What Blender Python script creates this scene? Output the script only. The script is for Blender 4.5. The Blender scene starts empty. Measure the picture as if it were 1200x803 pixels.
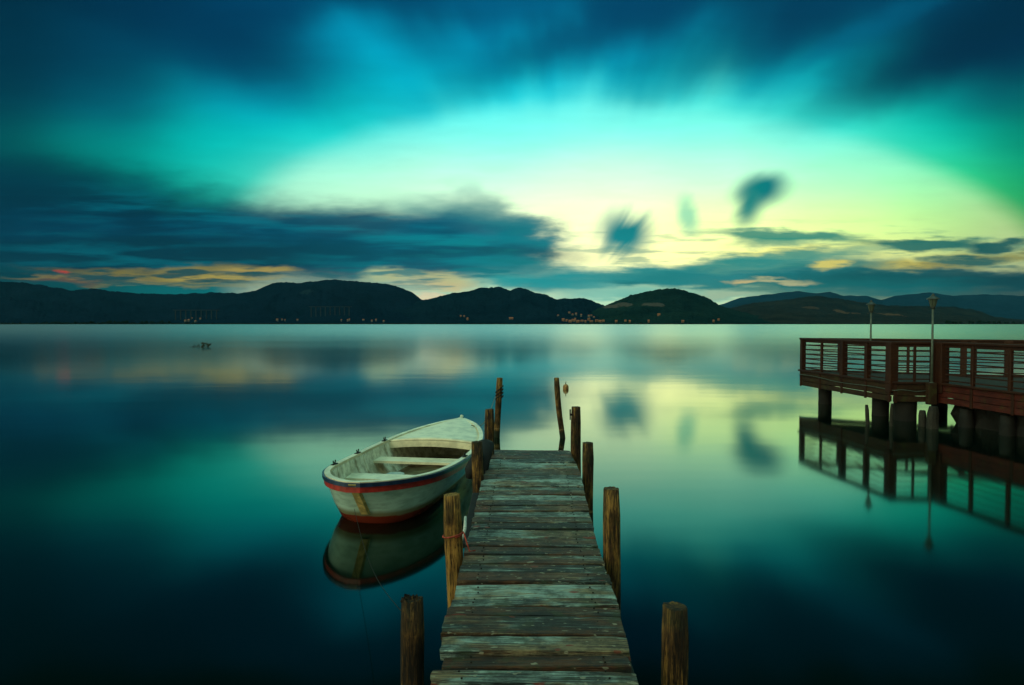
import bpy, bmesh, math, random
from mathutils import Vector, Matrix, noise
random.seed(7)
R = math.radians
sc = bpy.context.scene
C = sc.collection

# ------------------------------------------------------------------ camera
HC = 2.2            # eye height above the lake
F = 800.0           # focal length in photo pixels (24 mm on 36 mm)
HOR = 379.5
PITCH = math.atan((401.5 - HOR) / F)
cam = bpy.data.cameras.new('camera')
co = bpy.data.objects.new('camera', cam); C.objects.link(co)
cam.lens = 24.0; cam.sensor_width = 36.0; cam.clip_start = 0.05; cam.clip_end = 60000
co.location = (0, 0, HC); co.rotation_euler = (math.pi/2 - PITCH, 0, 0)
sc.camera = co

def ray(px, py):
    x = (px - 600) / F; y = (401.5 - py) / F
    c, s = math.cos(PITCH), math.sin(PITCH)
    return Vector((x, c + s*y, -s + c*y))
def W(px, py, z):                      # point at height z seen at this place of the photo
    d = ray(px, py); t = (z - HC) / d.z
    return Vector((0, 0, HC)) + d*t
def atY(px, py, Y):
    d = ray(px, py); return Vector((0, 0, HC)) + d*(Y/d.y)

# ------------------------------------------------------------------ helpers
def obj(name, bm, mat, parent=None, smooth=False):
    me = bpy.data.meshes.new(name); bm.normal_update()
    bm.to_mesh(me); bm.free()
    if smooth:
        for p in me.polygons: p.use_smooth = True
    o = bpy.data.objects.new(name, me); C.objects.link(o)
    if mat:
        for m in (mat if isinstance(mat, (list, tuple)) else [mat]): me.materials.append(m)
    if parent: o.parent = parent
    return o
def tag(o, label=None, cat=None, group=None, kind=None):
    if label: o['label'] = label
    if cat: o['category'] = cat
    if group: o['group'] = group
    if kind: o['kind'] = kind
    return o
def thing(name, loc=(0, 0, 0), rz=0, **k):
    o = bpy.data.objects.new(name, None); C.objects.link(o)
    o.empty_display_size = 0.1
    o.location = loc; o.rotation_euler = (0, 0, rz)
    return tag(o, **k)
def copy_tree(o, parent=None):
    c = o.copy(); C.objects.link(c); c.parent = parent
    for ch in list(o.children): copy_tree(ch, c)
    return c
def box(bm, c, s, rot=None, bev=0.0, seg=1):
    r = bmesh.ops.create_cube(bm, size=1.0)
    vs = r['verts']
    M = Matrix.Translation(Vector(c)) @ (rot.to_4x4() if rot else Matrix.Identity(4)) @ Matrix.Diagonal((s[0], s[1], s[2], 1))
    bmesh.ops.transform(bm, matrix=M, verts=vs)
    if bev > 0:
        es = list({e for v in vs for e in v.link_edges})
        bmesh.ops.bevel(bm, geom=es, offset=bev, segments=seg, affect='EDGES', profile=0.5)
def bar(bm, a, b, w, h, bev=0.0):      # box from a to b, w across, h high
    a = Vector(a); b = Vector(b); d = b - a; L = d.length
    q = d.to_track_quat('Y', 'Z')
    box(bm, (a+b)/2, (w, L, h), q.to_matrix(), bev)
def tube(bm, pts, rad, n=8, cap=True, jitter=0.0, seed=0):
    pts = [Vector(p) for p in pts]
    rr = rad if isinstance(rad, (list, tuple)) else [rad]*len(pts)
    rings = []
    up = Vector((0.3, 0.1, 1)).normalized()
    for i, p in enumerate(pts):
        d = (pts[min(i+1, len(pts)-1)] - pts[max(i-1, 0)]).normalized()
        ref = Vector((1, 0, 0)) if abs(d.x) < 0.8 else Vector((0, 0, 1))
        a = d.cross(ref).normalized(); b = d.cross(a).normalized()
        ring = []
        for k in range(n):
            t = 2*math.pi*k/n
            r = rr[i]
            if jitter:
                r *= 1 + jitter*noise.noise(Vector((math.cos(t)*1.3+seed*7.1, math.sin(t)*1.3, i*0.35+seed)))
            ring.append(bm.verts.new(p + a*math.cos(t)*r + b*math.sin(t)*r))
        rings.append(ring)
    for i in range(len(rings)-1):
        for k in range(n):
            bm.faces.new((rings[i][k], rings[i][(k+1) % n], rings[i+1][(k+1) % n], rings[i+1][k]))
    if cap:
        bm.faces.new(list(reversed(rings[0]))); bm.faces.new(rings[-1])
    return rings
def lathe(bm, prof, n=12, c=(0, 0, 0)):
    rings = []
    for r, z in prof:
        rings.append([bm.verts.new((c[0]+r*math.cos(2*math.pi*k/n), c[1]+r*math.sin(2*math.pi*k/n), c[2]+z)) for k in range(n)])
    for i in range(len(rings)-1):
        for k in range(n):
            bm.faces.new((rings[i][k], rings[i][(k+1) % n], rings[i+1][(k+1) % n], rings[i+1][k]))
    bm.faces.new(list(reversed(rings[0]))); bm.faces.new(rings[-1])

def lin(c): return tuple(((v/255)/12.92 if v/255 <= 0.04045 else ((v/255+0.055)/1.055)**2.4) for v in c)

# ------------------------------------------------------------------ node helpers
class NT:
    def __init__(s, tree): s.t = tree; s.n = tree.nodes; s.l = tree.links
    def _set(s, sock, v):
        if v is None: return
        if hasattr(v, 'links') or isinstance(v, bpy.types.NodeSocket): s.l.new(v, sock)
        else: sock.default_value = v
    def m(s, op, a, b=None, c=None, clamp=False):
        n = s.n.new('ShaderNodeMath'); n.operation = op; n.use_clamp = clamp
        for i, v in enumerate((a, b, c)): s._set(n.inputs[i], v)
        return n.outputs[0]
    def v(s, op, a, b=None, c=None, scale=None):
        n = s.n.new('ShaderNodeVectorMath'); n.operation = op
        for i, v in enumerate((a, b, c)): s._set(n.inputs[i], v)
        if scale is not None: s._set(n.inputs['Scale'], scale)
        return n.outputs['Value'] if op in ('DOT_PRODUCT', 'LENGTH', 'DISTANCE') else n.outputs[0]
    def sep(s, v):
        n = s.n.new('ShaderNodeSeparateXYZ'); s.l.new(v, n.inputs[0]); return n.outputs
    def comb(s, x, y, z=0.0):
        n = s.n.new('ShaderNodeCombineXYZ')
        for i, v in enumerate((x, y, z)): s._set(n.inputs[i], v)
        return n.outputs[0]
    def ss(s, v, a, b, lo=0.0, hi=1.0, smooth=True):
        n = s.n.new('ShaderNodeMapRange'); n.interpolation_type = 'SMOOTHSTEP' if smooth else 'LINEAR'
        s._set(n.inputs[0], v); s._set(n.inputs[1], a); s._set(n.inputs[2], b); s._set(n.inputs[3], lo); s._set(n.inputs[4], hi)
        return n.outputs[0]
    def mix(s, f, a, b, mode='MIX'):
        n = s.n.new('ShaderNodeMix'); n.data_type = 'RGBA'; n.blend_type = mode
        def col(v): return (*v, 1) if isinstance(v, tuple) and len(v) == 3 else v
        s._set(n.inputs[0], f); s._set(n.inputs[6], col(a)); s._set(n.inputs[7], col(b))
        return n.outputs[2]
    def noise(s, vec, scale, detail=3, rough=0.5, dist=0.0):
        n = s.n.new('ShaderNodeTexNoise'); s._set(n.inputs['Vector'], vec)
        n.inputs['Scale'].default_value = scale; n.inputs['Detail'].default_value = detail
        n.inputs['Roughness'].default_value = rough; n.inputs['Distortion'].default_value = dist
        return n.outputs['Fac']
    def mapping(s, vec, loc=(0, 0, 0), rot=(0, 0, 0), scale=(1, 1, 1), typ='POINT'):
        n = s.n.new('ShaderNodeMapping'); n.vector_type = typ; s.l.new(vec, n.inputs[0])
        n.inputs[1].default_value = loc; n.inputs[2].default_value = rot; n.inputs[3].default_value = scale
        return n.outputs[0]
    def coord(s, which='Object'):
        return s.n.new('ShaderNodeTexCoord').outputs[which]

def material(name):
    m = bpy.data.materials.new(name); m.use_nodes = True
    t = NT(m.node_tree); b = m.node_tree.nodes['Principled BSDF']
    return m, t, b
def bump(t, b, h, dist, strength=1.0):
    n = t.n.new('ShaderNodeBump'); n.inputs['Strength'].default_value = strength; n.inputs['Distance'].default_value = dist
    t.l.new(h, n.inputs['Height']); t.l.new(n.outputs[0], b.inputs['Normal'])
def ramp(t, f, stops):
    n = t.n.new('ShaderNodeValToRGB'); t.l.new(f, n.inputs[0])
    e = n.color_ramp.elements
    while len(e) < len(stops): e.new(0.5)
    for i, (p, c) in enumerate(stops): e[i].position = p; e[i].color = (*c, 1)
    return n.outputs[0]

# ------------------------------------------------------------------ world: dusk sky
world = bpy.data.worlds.new('World'); sc.world = world; world.use_nodes = True
wt = world.node_tree; wt.nodes.clear(); T = NT(wt)
D = T.v('NORMALIZE', T.coord('Generated'))
dx, dy, dz = T.sep(D)
ys = T.m('MAXIMUM', dy, 0.12)
# sky plane coordinates in hundreds of "pixels": a fixed direction chart of the western sky
PX = T.m('MULTIPLY_ADD', T.m('DIVIDE', dx, ys), F/100, 6.0)
PY = T.m('MULTIPLY_ADD', T.m('DIVIDE', T.m('ABSOLUTE', dz), ys), -F/100, HOR/100)
# high cloud streaks fan out of the point the wind blows from
vx = T.m('SUBTRACT', PX, 6.6); vy = T.m('SUBTRACT', 3.7, PY)
ang = T.m('ARCTAN2', vx, vy)
rad = T.m('SQRT', T.m('ADD', T.m('MULTIPLY', vx, vx), T.m('MULTIPLY', vy, vy)))
sv = T.comb(T.m('MULTIPLY', ang, 3.2), T.m('MULTIPLY', rad, 0.33), 0.0)
st = T.noise(sv, 1.25, 2, 0.45, 0.0)
st2 = T.noise(sv, 4.0, 2, 0.5)
hi = T.ss(PY, 1.9, 0.6)
sw = T.m('MULTIPLY', T.m('SUBTRACT', T.m('ADD', st, T.m('MULTIPLY', st2, 0.14)), 0.57), hi)
PYs = T.m('MULTIPLY_ADD', sw, 1.0, PY)
PXc = T.m('MINIMUM', T.m('MAXIMUM', PX, -0.7), 12.7)      # past both sides of the glow the sky just goes on, dimmer
P = T.comb(PXc, PYs)
BASE = [
 (0,10,0,40,62),(170,5,0,46,76),(300,10,0,62,98),(440,0,0,62,98),(600,5,0,84,122),(750,5,0,62,96),(900,5,0,54,84),(1070,10,0,62,94),(1200,10,0,38,66),
 (0,75,0,46,66),(130,70,0,72,104),(280,70,0,70,106),(390,85,0,145,180),(490,75,0,145,180),(600,65,0,150,186),(720,70,0,118,155),(850,55,0,96,128),(1000,65,0,86,112),(1150,65,0,44,72),
 (0,120,0,56,72),(140,120,0,98,120),(290,120,0,155,178),(450,118,0,200,214),(600,108,0,210,224),(780,100,0,200,212),(930,100,0,165,180),(1070,110,0,120,128),(1200,120,0,88,96),
 (0,172,0,74,80),(130,172,0,132,126),(270,172,0,190,180),(400,165,10,218,208),(560,160,80,245,236),(680,150,105,250,240),(820,145,100,250,228),(950,150,50,236,220),(1070,165,0,208,182),(1190,170,0,135,105),
 (60,215,0,78,74),(190,225,0,160,142),(290,232,40,212,186),(400,222,145,244,214),(540,205,180,252,230),(700,205,205,255,224),(850,200,180,255,222),(980,205,135,250,195),(1090,215,50,228,145),(1200,230,0,145,78),
 (430,255,180,244,206),(560,258,220,252,214),(700,258,236,255,208),(850,255,208,254,165),(990,258,180,246,125),(1110,265,110,210,85),(1200,280,45,125,45),
 (640,305,250,245,190),(780,308,255,242,160),(900,308,232,225,115),(1040,308,200,190,75),(1170,310,110,120,45),
 (0,330,0,45,55),(90,335,0,60,66),(200,335,0,84,90),(330,335,0,95,105),(430,345,0,130,140),(520,345,50,165,160),(620,350,0,150,158),(740,355,20,165,168),(860,350,20,150,155),(1000,345,0,82,88),(1200,345,0,34,48)]
acc = None; ws = None
dcol = lin((0, 18, 26))
BASE += [(x, -75, 0, 18, 26) for x in range(-100, 1301, 140)]
for bi, (x, y, r, g, b) in enumerate(BASE):
    if bi % 10 == 9: P = T.v('MULTIPLY_ADD', acc, (1e-9, 1e-9, 1e-9), P)   # keeps few values alive at once in the shader
    x /= 100; y /= 100
    sx, sy = 1/0.78, 1/0.36
    v = T.v('MULTIPLY_ADD', P, (sx, sy, 0), (-x*sx, -y*sy, 0))
    w = T.m('POWER', 0.3679, T.v('DOT_PRODUCT', v, v))
    c = lin((r, g, b))
    if acc is None:
        e = 1e-7
        acc = T.v('MULTIPLY_ADD', c, T.comb(w, w, w), tuple(q*e for q in dcol)); ws = T.m('ADD', w, e)
    else:
        acc = T.v('MULTIPLY_ADD', c, T.comb(w, w, w), acc); ws = T.m('ADD', ws, w)
sky = T.v('DIVIDE', acc, T.comb(ws, ws, ws))
sky = T.v('SCALE', sky, scale=T.ss(T.m('ABSOLUTE', T.m('SUBTRACT', PX, 6.0)), 6.3, 12.0, 1.0, 0.40))
# the bright arch where the cloud deck ends
am = T.mapping(T.comb(PX, T.m('MULTIPLY_ADD', sw, 0.45, PY)), (7.6, 3.3, 0), (0, 0, R(4.0)), (5.1, 2.1, 1), 'TEXTURE')
al = T.v('LENGTH', am)
arch = T.ss(al, 1.03, 0.90)
acol = T.mix(T.ss(PY, 1.3, 2.7), (0.26, 0.98, 0.84), (0.95, 1.0, 0.58))
sky = T.mix(T.m('MULTIPLY', arch, 0.34), sky, acol)
glow = T.v('MULTIPLY_ADD', T.comb(PX, PY), (1/3.3, 1/0.75, 0), (-8.0/3.3, -2.95/0.75, 0))
gl = T.m('POWER', 0.3679, T.v('DOT_PRODUCT', glow, glow))
sky = T.v('MULTIPLY', sky, T.v('MULTIPLY_ADD', (0.40, 0.32, 0.16), T.comb(gl, gl, gl), (1.0, 1.0, 1.0)))
ring = T.m('MULTIPLY', T.ss(al, 1.45, 1.02), T.m('SUBTRACT', 1.0, arch))
sky = T.mix(T.m('MULTIPLY', ring, 0.10), sky, (0.0, 0.30, 0.30))
# low clouds, blown edges
wn = T.noise(T.comb(T.m('MULTIPLY', PX, 1.0), T.m('MULTIPLY', PY, 3.2)), 1.6, 4, 0.55)
wn2 = T.noise(T.comb(T.m('MULTIPLY', PX, 1.0), T.m('MULTIPLY', PY, 3.2), 7.0), 1.6, 4, 0.55)
wn3 = T.noise(T.comb(T.m('MULTIPLY', PX, 0.9), T.m('MULTIPLY', PY, 8.0), 3.0), 1.9, 4, 0.5)
PX2 = T.m('ADD', PX, T.m('MULTIPLY', T.m('SUBTRACT', wn, 0.5), 0.9))
PY2 = T.m('ADD', PY, T.m('MULTIPLY', T.m('SUBTRACT', wn2, 0.5), 0.22))
Q = T.comb(PX2, PY2)
# thin streaked variant for the low bands
QS = T.comb(PX2, T.m('ADD', PY2, T.m('MULTIPLY', T.m('SUBTRACT', wn3, 0.5), 0.16)))
# soft blown puffs: smeared along the wind fan
wisp = T.noise(T.comb(T.m('MULTIPLY', ang, 5.0), T.m('MULTIPLY', rad, 0.8), 5.0), 1.7, 2, 0.5)
QW = T.comb(T.m('MULTIPLY_ADD', T.m('SUBTRACT', wisp, 0.5), 0.30, PX), T.m('MULTIPLY_ADD', T.m('SUBTRACT', wisp, 0.5), 0.22, PY))
zero = None; nb_ = 0
def blob(q, x, y, rx, ry, rot, soft, col, op, tex=None):
    global sky, zero, nb_
    if nb_ % 6 == 0: zero = T.v('MULTIPLY', sky, (1e-9, 1e-9, 1e-9))
    nb_ += 1; q = T.v('ADD', q, zero)
    m = T.mapping(q, (x/100, y/100, 0), (0, 0, R(rot)), (rx/100, ry/100, 1), 'TEXTURE')
    f = T.ss(T.v('LENGTH', m), 1+soft, 1-soft, 0.0, op)
    if tex is not None: f = T.m('MULTIPLY', f, tex)
    sky = T.mix(f, sky, lin(col))
# left bank
LB = [(20,255,270,56,5,.5,(0,40,62),.97),(250,286,260,40,4,.45,(0,50,76),.97),(420,278,180,35,4,.45,(0,66,92),.97),
      (550,280,92,36,4,.5,(0,86,112),.97),(612,288,34,28,35,.5,(0,98,118),.95),(530,246,70,12,8,.9,(20,125,130),.5),(590,252,46,16,30,.9,(0,110,124),.6),(480,300,180,20,0,.4,(0,74,98),.9),
      (150,300,240,22,0,.4,(0,42,62),.9),(40,212,200,28,6,.8,(0,50,68),.75),(620,322,75,18,8,.5,(0,115,128),.85)]
for b in LB: blob(Q, *b)
tl = T.mapping(T.comb(PX, PY), (0, 0, 0), (0, 0, R(-5)), (0.45, 4.2, 1))
s4 = T.noise(tl, 1.6, 4, 0.55, 0.2)
for b in [(330,258,300,22,5,.9,(0,108,126),.55), (120,285,220,18,3,.9,(0,74,92),.7), (520,292,110,22,3,.9,(0,128,140),.7), (200,306,260,12,1,.9,(0,92,108),.7)]: blob(Q, *b, T.ss(s4, .46, .66))
for b in [(300,275,280,16,5,.9,(0,38,60),.45), (80,240,180,16,6,.9,(0,36,56),.5), (500,268,120,12,8,.9,(0,60,88),.5)]: blob(Q, *b, T.ss(s4, .52, .36))
# yellow gaps low on the left
for b in [(165,322,95,5,3,.8,(126,112,46),.7),(225,316,62,6,-2,.7,(138,122,52),.75),(255,325,60,3,2,.8,(168,148,64),.8),(190,333,90,2.5,1,.8,(130,118,60),.7),(300,316,34,4,0,.7,(160,140,70),.9),(110,326,80,2.5,1,.8,(140,118,60),.7),
          (80,329,40,3,0,.7,(90,60,50),.7),(65,319,9,2.2,0,.7,(190,45,30),.8),(455,322,26,7,0,.7,(170,185,140),.85),(508,326,46,7,3,.8,(190,180,120),.7),(515,334,45,6,-2,.7,(200,172,120),.6),(500,348,16,5,0,.7,(225,205,165),.8),
          (600,330,40,6,0,.8,(30,150,150),.7)]: blob(QS, *b)
blob(QS, 930, 298, 360, 30, 0, .5, (10,118,118), .5, T.ss(wn3, .50, .66))
blob(QS, 520, 322, 150, 18, 0, .6, (0,105,118), .8, T.ss(wn3, .46, .62))
blob(QS, 170, 322, 190, 15, 0, .6, (0,60,72), .9, T.ss(wn3, .46, .60))
for b in [(300,62,120,42,22,.9,(0,48,80),.75),(60,60,150,60,10,.9,(0,40,62),.6),(690,38,150,30,-24,.9,(0,60,96),.8),(900,42,140,32,-24,.9,(0,52,84),.7),
          (1110,72,150,26,-20,.9,(0,36,66),.85),(480,26,70,30,40,.9,(0,66,102),.6),(1180,20,120,30,-15,.9,(0,36,62),.8),(1010,40,90,12,-28,.9,(0,92,125),.5)]: blob(QW, *b)
for b in [(1015,312,62,6,-2,.6,(206,182,70),.9),(1092,314,42,4,-2,.7,(170,150,58),.85),(1170,303,60,6,0,.8,(120,108,45),.7),(930,295,60,5,-2,.7,(235,226,120),.7),(820,318,60,4,-5,.7,(225,222,150),.6)]: blob(QS, *b)
# puffs
fan = T.noise(T.comb(T.m('MULTIPLY', ang, 9.0), T.m('MULTIPLY', rad, 0.9), 2.0), 1.25, 2, 0.45)
QW = T.comb(T.m('MULTIPLY_ADD', T.m('SUBTRACT', fan, 0.5), 0.14, PX), T.m('MULTIPLY_ADD', T.m('SUBTRACT', fan, 0.5), -0.22, PY))
for b in [(731,276,28,24,0,.7,(0,118,130),1.0),(892,222,27,16,-12,.8,(0,112,118),1.0),(878,238,13,24,14,.9,(0,118,118),.95),(806,253,11,20,-12,.8,(80,190,165),.7)]: blob(QW, *b)
# thin lenses on the right
for b in [(915,275,88,7,2,.5,(10,120,112),.92),(905,283,45,7,0,.6,(20,125,115),.8),(1075,286,82,8,1,.45,(0,92,92),.95),(1170,289,36,7,-3,.5,(0,74,80),.95),(1125,307,38,6,0,.55,(0,78,84),.9),
          (925,301,96,7,-4,.6,(20,128,125),.9),(870,313,120,9,-3,.55,(10,122,126),.92),(960,316,90,10,-6,.5,(10,112,115),.85),(1030,322,70,8,0,.5,(0,98,104),.9),
          (760,324,100,9,2,.6,(0,128,138),.9),(690,332,95,9,0,.6,(0,138,148),.85),(880,328,180,11,0,.5,(0,108,122),.95),(1090,328,170,13,0,.4,(0,72,86),.95),(1200,340,200,20,0,.5,(0,42,58),.9),
          (1000,340,150,13,0,.6,(0,90,98),.85),(780,346,110,7,0,.6,(20,150,156),.7),(870,331,16,3,0,.6,(210,180,120),.8),(915,330,30,3,0,.6,(190,180,130),.7),(850,345,45,5,0,.7,(165,180,150),.75),(735,331,22,4,0,.7,(0,95,110),.8),(970,311,20,5,-8,.6,(225,205,100),.8)]: blob(QS, *b)
# fine brightness grain of the vapour
gr = T.noise(T.comb(T.m('MULTIPLY', PX, 1.0), T.m('MULTIPLY', PY, 5.0), 11.0), 1.1, 5, 0.6)
sky = T.v('MULTIPLY', sky, T.v('SCALE', (1, 1, 1), scale=T.ss(gr, 0.25, 0.75, 1.04, 1.16, False)))
# unseen rest of the sky: warm glow added behind the camera to light posts
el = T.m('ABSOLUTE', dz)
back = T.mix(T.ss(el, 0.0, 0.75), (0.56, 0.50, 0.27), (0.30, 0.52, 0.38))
side = T.ss(dx, 0.3, -0.8, 0.22, 2.3)  # added glow raised at left for the boat, cut at right for the terrace
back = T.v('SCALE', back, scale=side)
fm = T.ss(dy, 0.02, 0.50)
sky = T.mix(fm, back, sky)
# overhead, out of view: pale teal light added to brighten deck and boat
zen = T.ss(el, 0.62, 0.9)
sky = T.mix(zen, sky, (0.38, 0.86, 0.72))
nish = wt.nodes.new('ShaderNodeTexSky'); nish.sky_type = 'NISHITA'; nish.sun_disc = False
nish.sun_elevation = R(2.0); nish.sun_rotation = R(12); nish.dust_density = 2.0
bg1 = wt.nodes.new('ShaderNodeBackground'); wt.links.new(T.v('MULTIPLY', nish.outputs[0], (0.1, 0.9, 1.0)), bg1.inputs[0]); bg1.inputs[1].default_value = 0.004
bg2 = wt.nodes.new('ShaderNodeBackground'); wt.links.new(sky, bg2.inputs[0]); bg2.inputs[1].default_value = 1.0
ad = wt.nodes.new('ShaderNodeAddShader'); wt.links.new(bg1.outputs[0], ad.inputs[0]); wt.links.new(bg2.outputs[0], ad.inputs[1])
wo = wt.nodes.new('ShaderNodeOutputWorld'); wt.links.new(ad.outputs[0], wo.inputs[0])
world.cycles.sampling_method = 'MANUAL'; world.cycles.sample_map_resolution = 512

back_fill = bpy.data.lights.new('back_fill', 'SUN'); back_fill.energy = 0.40; back_fill.angle = R(25); back_fill.color = (1.0, 0.78, 0.48)  # warm fill from behind left, added to light post and boat fronts
so = bpy.data.objects.new('back_fill', back_fill); C.objects.link(so)
so.rotation_euler = (R(62), 0, R(-38))

# ------------------------------------------------------------------ materials
def wood(name, dark, mid, light, axis, sc_=1.0, tone=True, moss=0.0, specks=False, bd=0.004, rough=0.75, contrast=1.0, wet=False):
    m, t, b = material(name)
    co_ = t.coord('Object')
    s = {'x': (0.75, 26, 26), 'z': (16, 16, 1.1), 'y': (14, 1.2, 14)}[axis]
    if tone:
        at = t.n.new('ShaderNodeAttribute'); at.attribute_name = 'tone'; tf = at.outputs['Fac']
        co_ = t.v('ADD', co_, t.comb(t.m('MULTIPLY', tf, 37.0), t.m('MULTIPLY', tf, 11.0), t.m('MULTIPLY', tf, 5.0)))
    g = t.noise(t.mapping(co_, scale=tuple(q*sc_ for q in s)), 2.4, 6, 0.62, 0.6)
    g2 = t.noise(t.mapping(co_, scale=tuple(q*sc_*3.1 for q in s)), 3.0, 4, 0.7)
    bl = t.noise(co_, 3.3*sc_, 4, 0.6)
    f = t.m('ADD', t.m('MULTIPLY', g, 0.50), t.m('ADD', t.m('MULTIPLY', g2, 0.42), t.m('MULTIPLY', t.m('SUBTRACT', bl, 0.5), 0.38 if specks else 0.55)))
    if tone: f = t.m('ADD', f, t.m('MULTIPLY', t.m('SUBTRACT', tf, 0.5), 0.36 if specks else 0.24))
    if contrast != 1.0: f = t.m('MULTIPLY_ADD', t.m('SUBTRACT', f, 0.46), contrast, 0.46)
    if axis != 'x' or specks:           # long drying cracks
        ck = t.noise(t.mapping(co_, loc=(5, 5, 5), scale=tuple(q*sc_*2.2 for q in s)), 1.6, 3, 0.55)
        cr = t.m('ABSOLUTE', t.m('SUBTRACT', ck, 0.5))
        f = t.m('SUBTRACT', f, t.ss(cr, 0.022, 0.0, 0, 0.22))
    col = ramp(t, f, [(0.28, dark), (0.46, mid), (0.68, light)])
    if specks:
        bn = t.noise(t.mapping(co_, loc=(2, 7, 3), scale=(0.8, 3.0, 3.0)), 2.0, 4, 0.6)
        hsh = t.m('FRACT', t.m('MULTIPLY', tf, 17.3))
        bf = t.ss(t.m('ADD', bn, t.m('MULTIPLY', t.m('SUBTRACT', hsh, 0.5), 0.22)), 0.48, 0.60, 0, 0.85)
        col = t.mix(bf, col, t.mix(0.5, col, (0.30, 0.13, 0.035)), 'MIX')
        col = t.mix(bf, col, (0.95, 0.62, 0.34), 'MULTIPLY')
    if specks:
        fg = t.noise(t.mapping(co_, loc=(1, 2, 3), scale=(3.2, 110, 110)), 1.0, 3, 0.7)
        st_ = t.noise(co_, 7.5, 5, 0.7)
        dk_ = t.m('MULTIPLY', t.ss(fg, 0.36, 0.56, 0.22, 1.12), t.ss(st_, 0.36, 0.58, 0.42, 1.15))
        col = t.mix(1.0, col, t.comb(dk_, dk_, dk_), 'MULTIPLY')
    if moss:
        mm = t.ss(t.noise(co_, 5.0, 4, 0.65), 0.52, 0.66, 0, moss)
        col = t.mix(mm, col, (0.05, 0.07, 0.015))
    if specks:
        sp = t.ss(t.noise(t.mapping(co_, scale=(1, 2.2, 2)), 17.0, 2, 0.4), 0.665, 0.71)
        col = t.mix(t.m('MULTIPLY', sp, 0.75), col, (0.62, 0.58, 0.40))
        sp2 = t.ss(t.noise(t.mapping(co_, loc=(3, 1, 9), scale=(1, 2.0, 2)), 5.5, 2, 0.4), 0.70, 0.72)
        col = t.mix(t.m('MULTIPLY', sp2, 0.8), col, (0.34, 0.05, 0.02))
        kn = t.ss(t.noise(t.mapping(co_, loc=(8, 4, 2), scale=(1, 2.4, 2)), 9.0, 1, 0.4), 0.30, 0.25)
        col = t.mix(t.m('MULTIPLY', kn, 0.8), col, (0.02, 0.012, 0.008))
    if wet:
        px_, py_, pz_ = t.sep(t.coord('Object'))
        wl = t.m('ADD', pz_, t.m('MULTIPLY', t.m('SUBTRACT', t.noise(co_, 9.0, 3, 0.6), 0.5), 0.10))
        col = t.mix(t.ss(wl, 0.16, 0.10), col, (0.016, 0.022, 0.009))
        col = t.mix(t.m('MULTIPLY', t.ss(wl, 0.20, 0.16), t.ss(wl, 0.155, 0.165)), col, (0.30, 0.20, 0.08))
    t.l.new(col, b.inputs['Base Color'])
    b.inputs['Roughness'].default_value = 0.52 if specks else rough
    b.inputs['Specular IOR Level'].default_value = 0.55 if specks else 0.3
    bump(t, b, f, bd, 1.0)
    return m
M_deck = wood('weathered deck wood', (0.008, 0.009, 0.007), (0.055, 0.075, 0.062), (0.50, 0.68, 0.60), 'x', 1.0, True, 0.6, True, 0.02, contrast=3.0)
M_beam = wood('dark beam wood', (0.01, 0.01, 0.008), (0.03, 0.026, 0.02), (0.07, 0.06, 0.045), 'y', 1.0, False)
M_post = wood('brown post wood', (0.012, 0.007, 0.004), (0.095, 0.046, 0.014), (0.50, 0.26, 0.06), 'z', 1.0, True, 0.25, False, 0.02, contrast=1.7, wet=True)
M_terr = wood('red brown terrace wood', (0.012, 0.0025, 0.001), (0.032, 0.008, 0.0025), (0.058, 0.018, 0.005), 'x', 0.6, False, 0, False, 0.003, 0.6)
M_fasc = wood('brown fascia boards', (0.015, 0.006, 0.002), (0.034, 0.015, 0.005), (0.056, 0.028, 0.009), 'y', 0.5, False, 0.3, False, 0.003, 0.7)
M_fred = wood('red fascia boards', (0.03, 0.004, 0.003), (0.07, 0.010, 0.006), (0.11, 0.022, 0.010), 'y', 0.5, False, 0.3, False, 0.003, 0.7)
M_tdeck = wood('grey terrace boards', (0.014, 0.013, 0.012), (0.03, 0.027, 0.024), (0.055, 0.048, 0.042), 'x', 0.5, False)
def plain(name, col, rough=0.6, nsc=6.0, amt=0.25, bd=0.002, metal=0.0, col2=None):
    m, t, b = material(name)
    co_ = t.coord('Object')
    n = t.noise(co_, nsc, 5, 0.6)
    c2 = col2 or tuple(v*(1-amt) for v in col)
    t.l.new(t.mix(t.ss(n, 0.35, 0.65), tuple(min(1, v*(1+amt*0.4)) for v in col), c2), b.inputs['Base Color'])
    b.inputs['Roughness'].default_value = rough; b.inputs['Metallic'].default_value = metal
    bump(t, b, n, bd, 0.7)
    return m
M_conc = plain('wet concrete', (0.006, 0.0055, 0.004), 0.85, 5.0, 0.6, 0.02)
M_rope = plain('old rope', (0.20, 0.17, 0.10), 0.9, 60, 0.5)
M_redrope = plain('red rope', (0.42, 0.06, 0.035), 0.85, 60, 0.4)
M_whiterope = plain('pale rope', (0.6, 0.58, 0.5), 0.85, 60, 0.3)
M_rubber = plain('black rubber', (0.005, 0.006, 0.007), 0.85, 12, 0.4, 0.006)
M_iron = plain('dark iron', (0.03, 0.025, 0.02), 0.6, 20, 0.4, 0.001, 0.6)
M_lamp = plain('grey green lamp paint', (0.09, 0.115, 0.09), 0.5, 12, 0.3)
M_lampd = plain('dark lamp cap', (0.03, 0.04, 0.032), 0.5, 12, 0.3)
M_glass = plain('frosted lamp glass', (0.07, 0.09, 0.06), 0.3, 3, 0.1, 0)
M_buoy = plain('faded orange float', (0.42, 0.20, 0.06), 0.6, 25, 0.6, 0.004)
M_cream = plain('cream boat paint', (0.90, 0.80, 0.56), 0.35, 5, 0.22, 0.001)
M_inner = plain('worn pale boat lining', (0.80, 0.78, 0.62), 0.5, 7, 0.5, 0.002, 0, (0.50, 0.46, 0.32))
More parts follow.
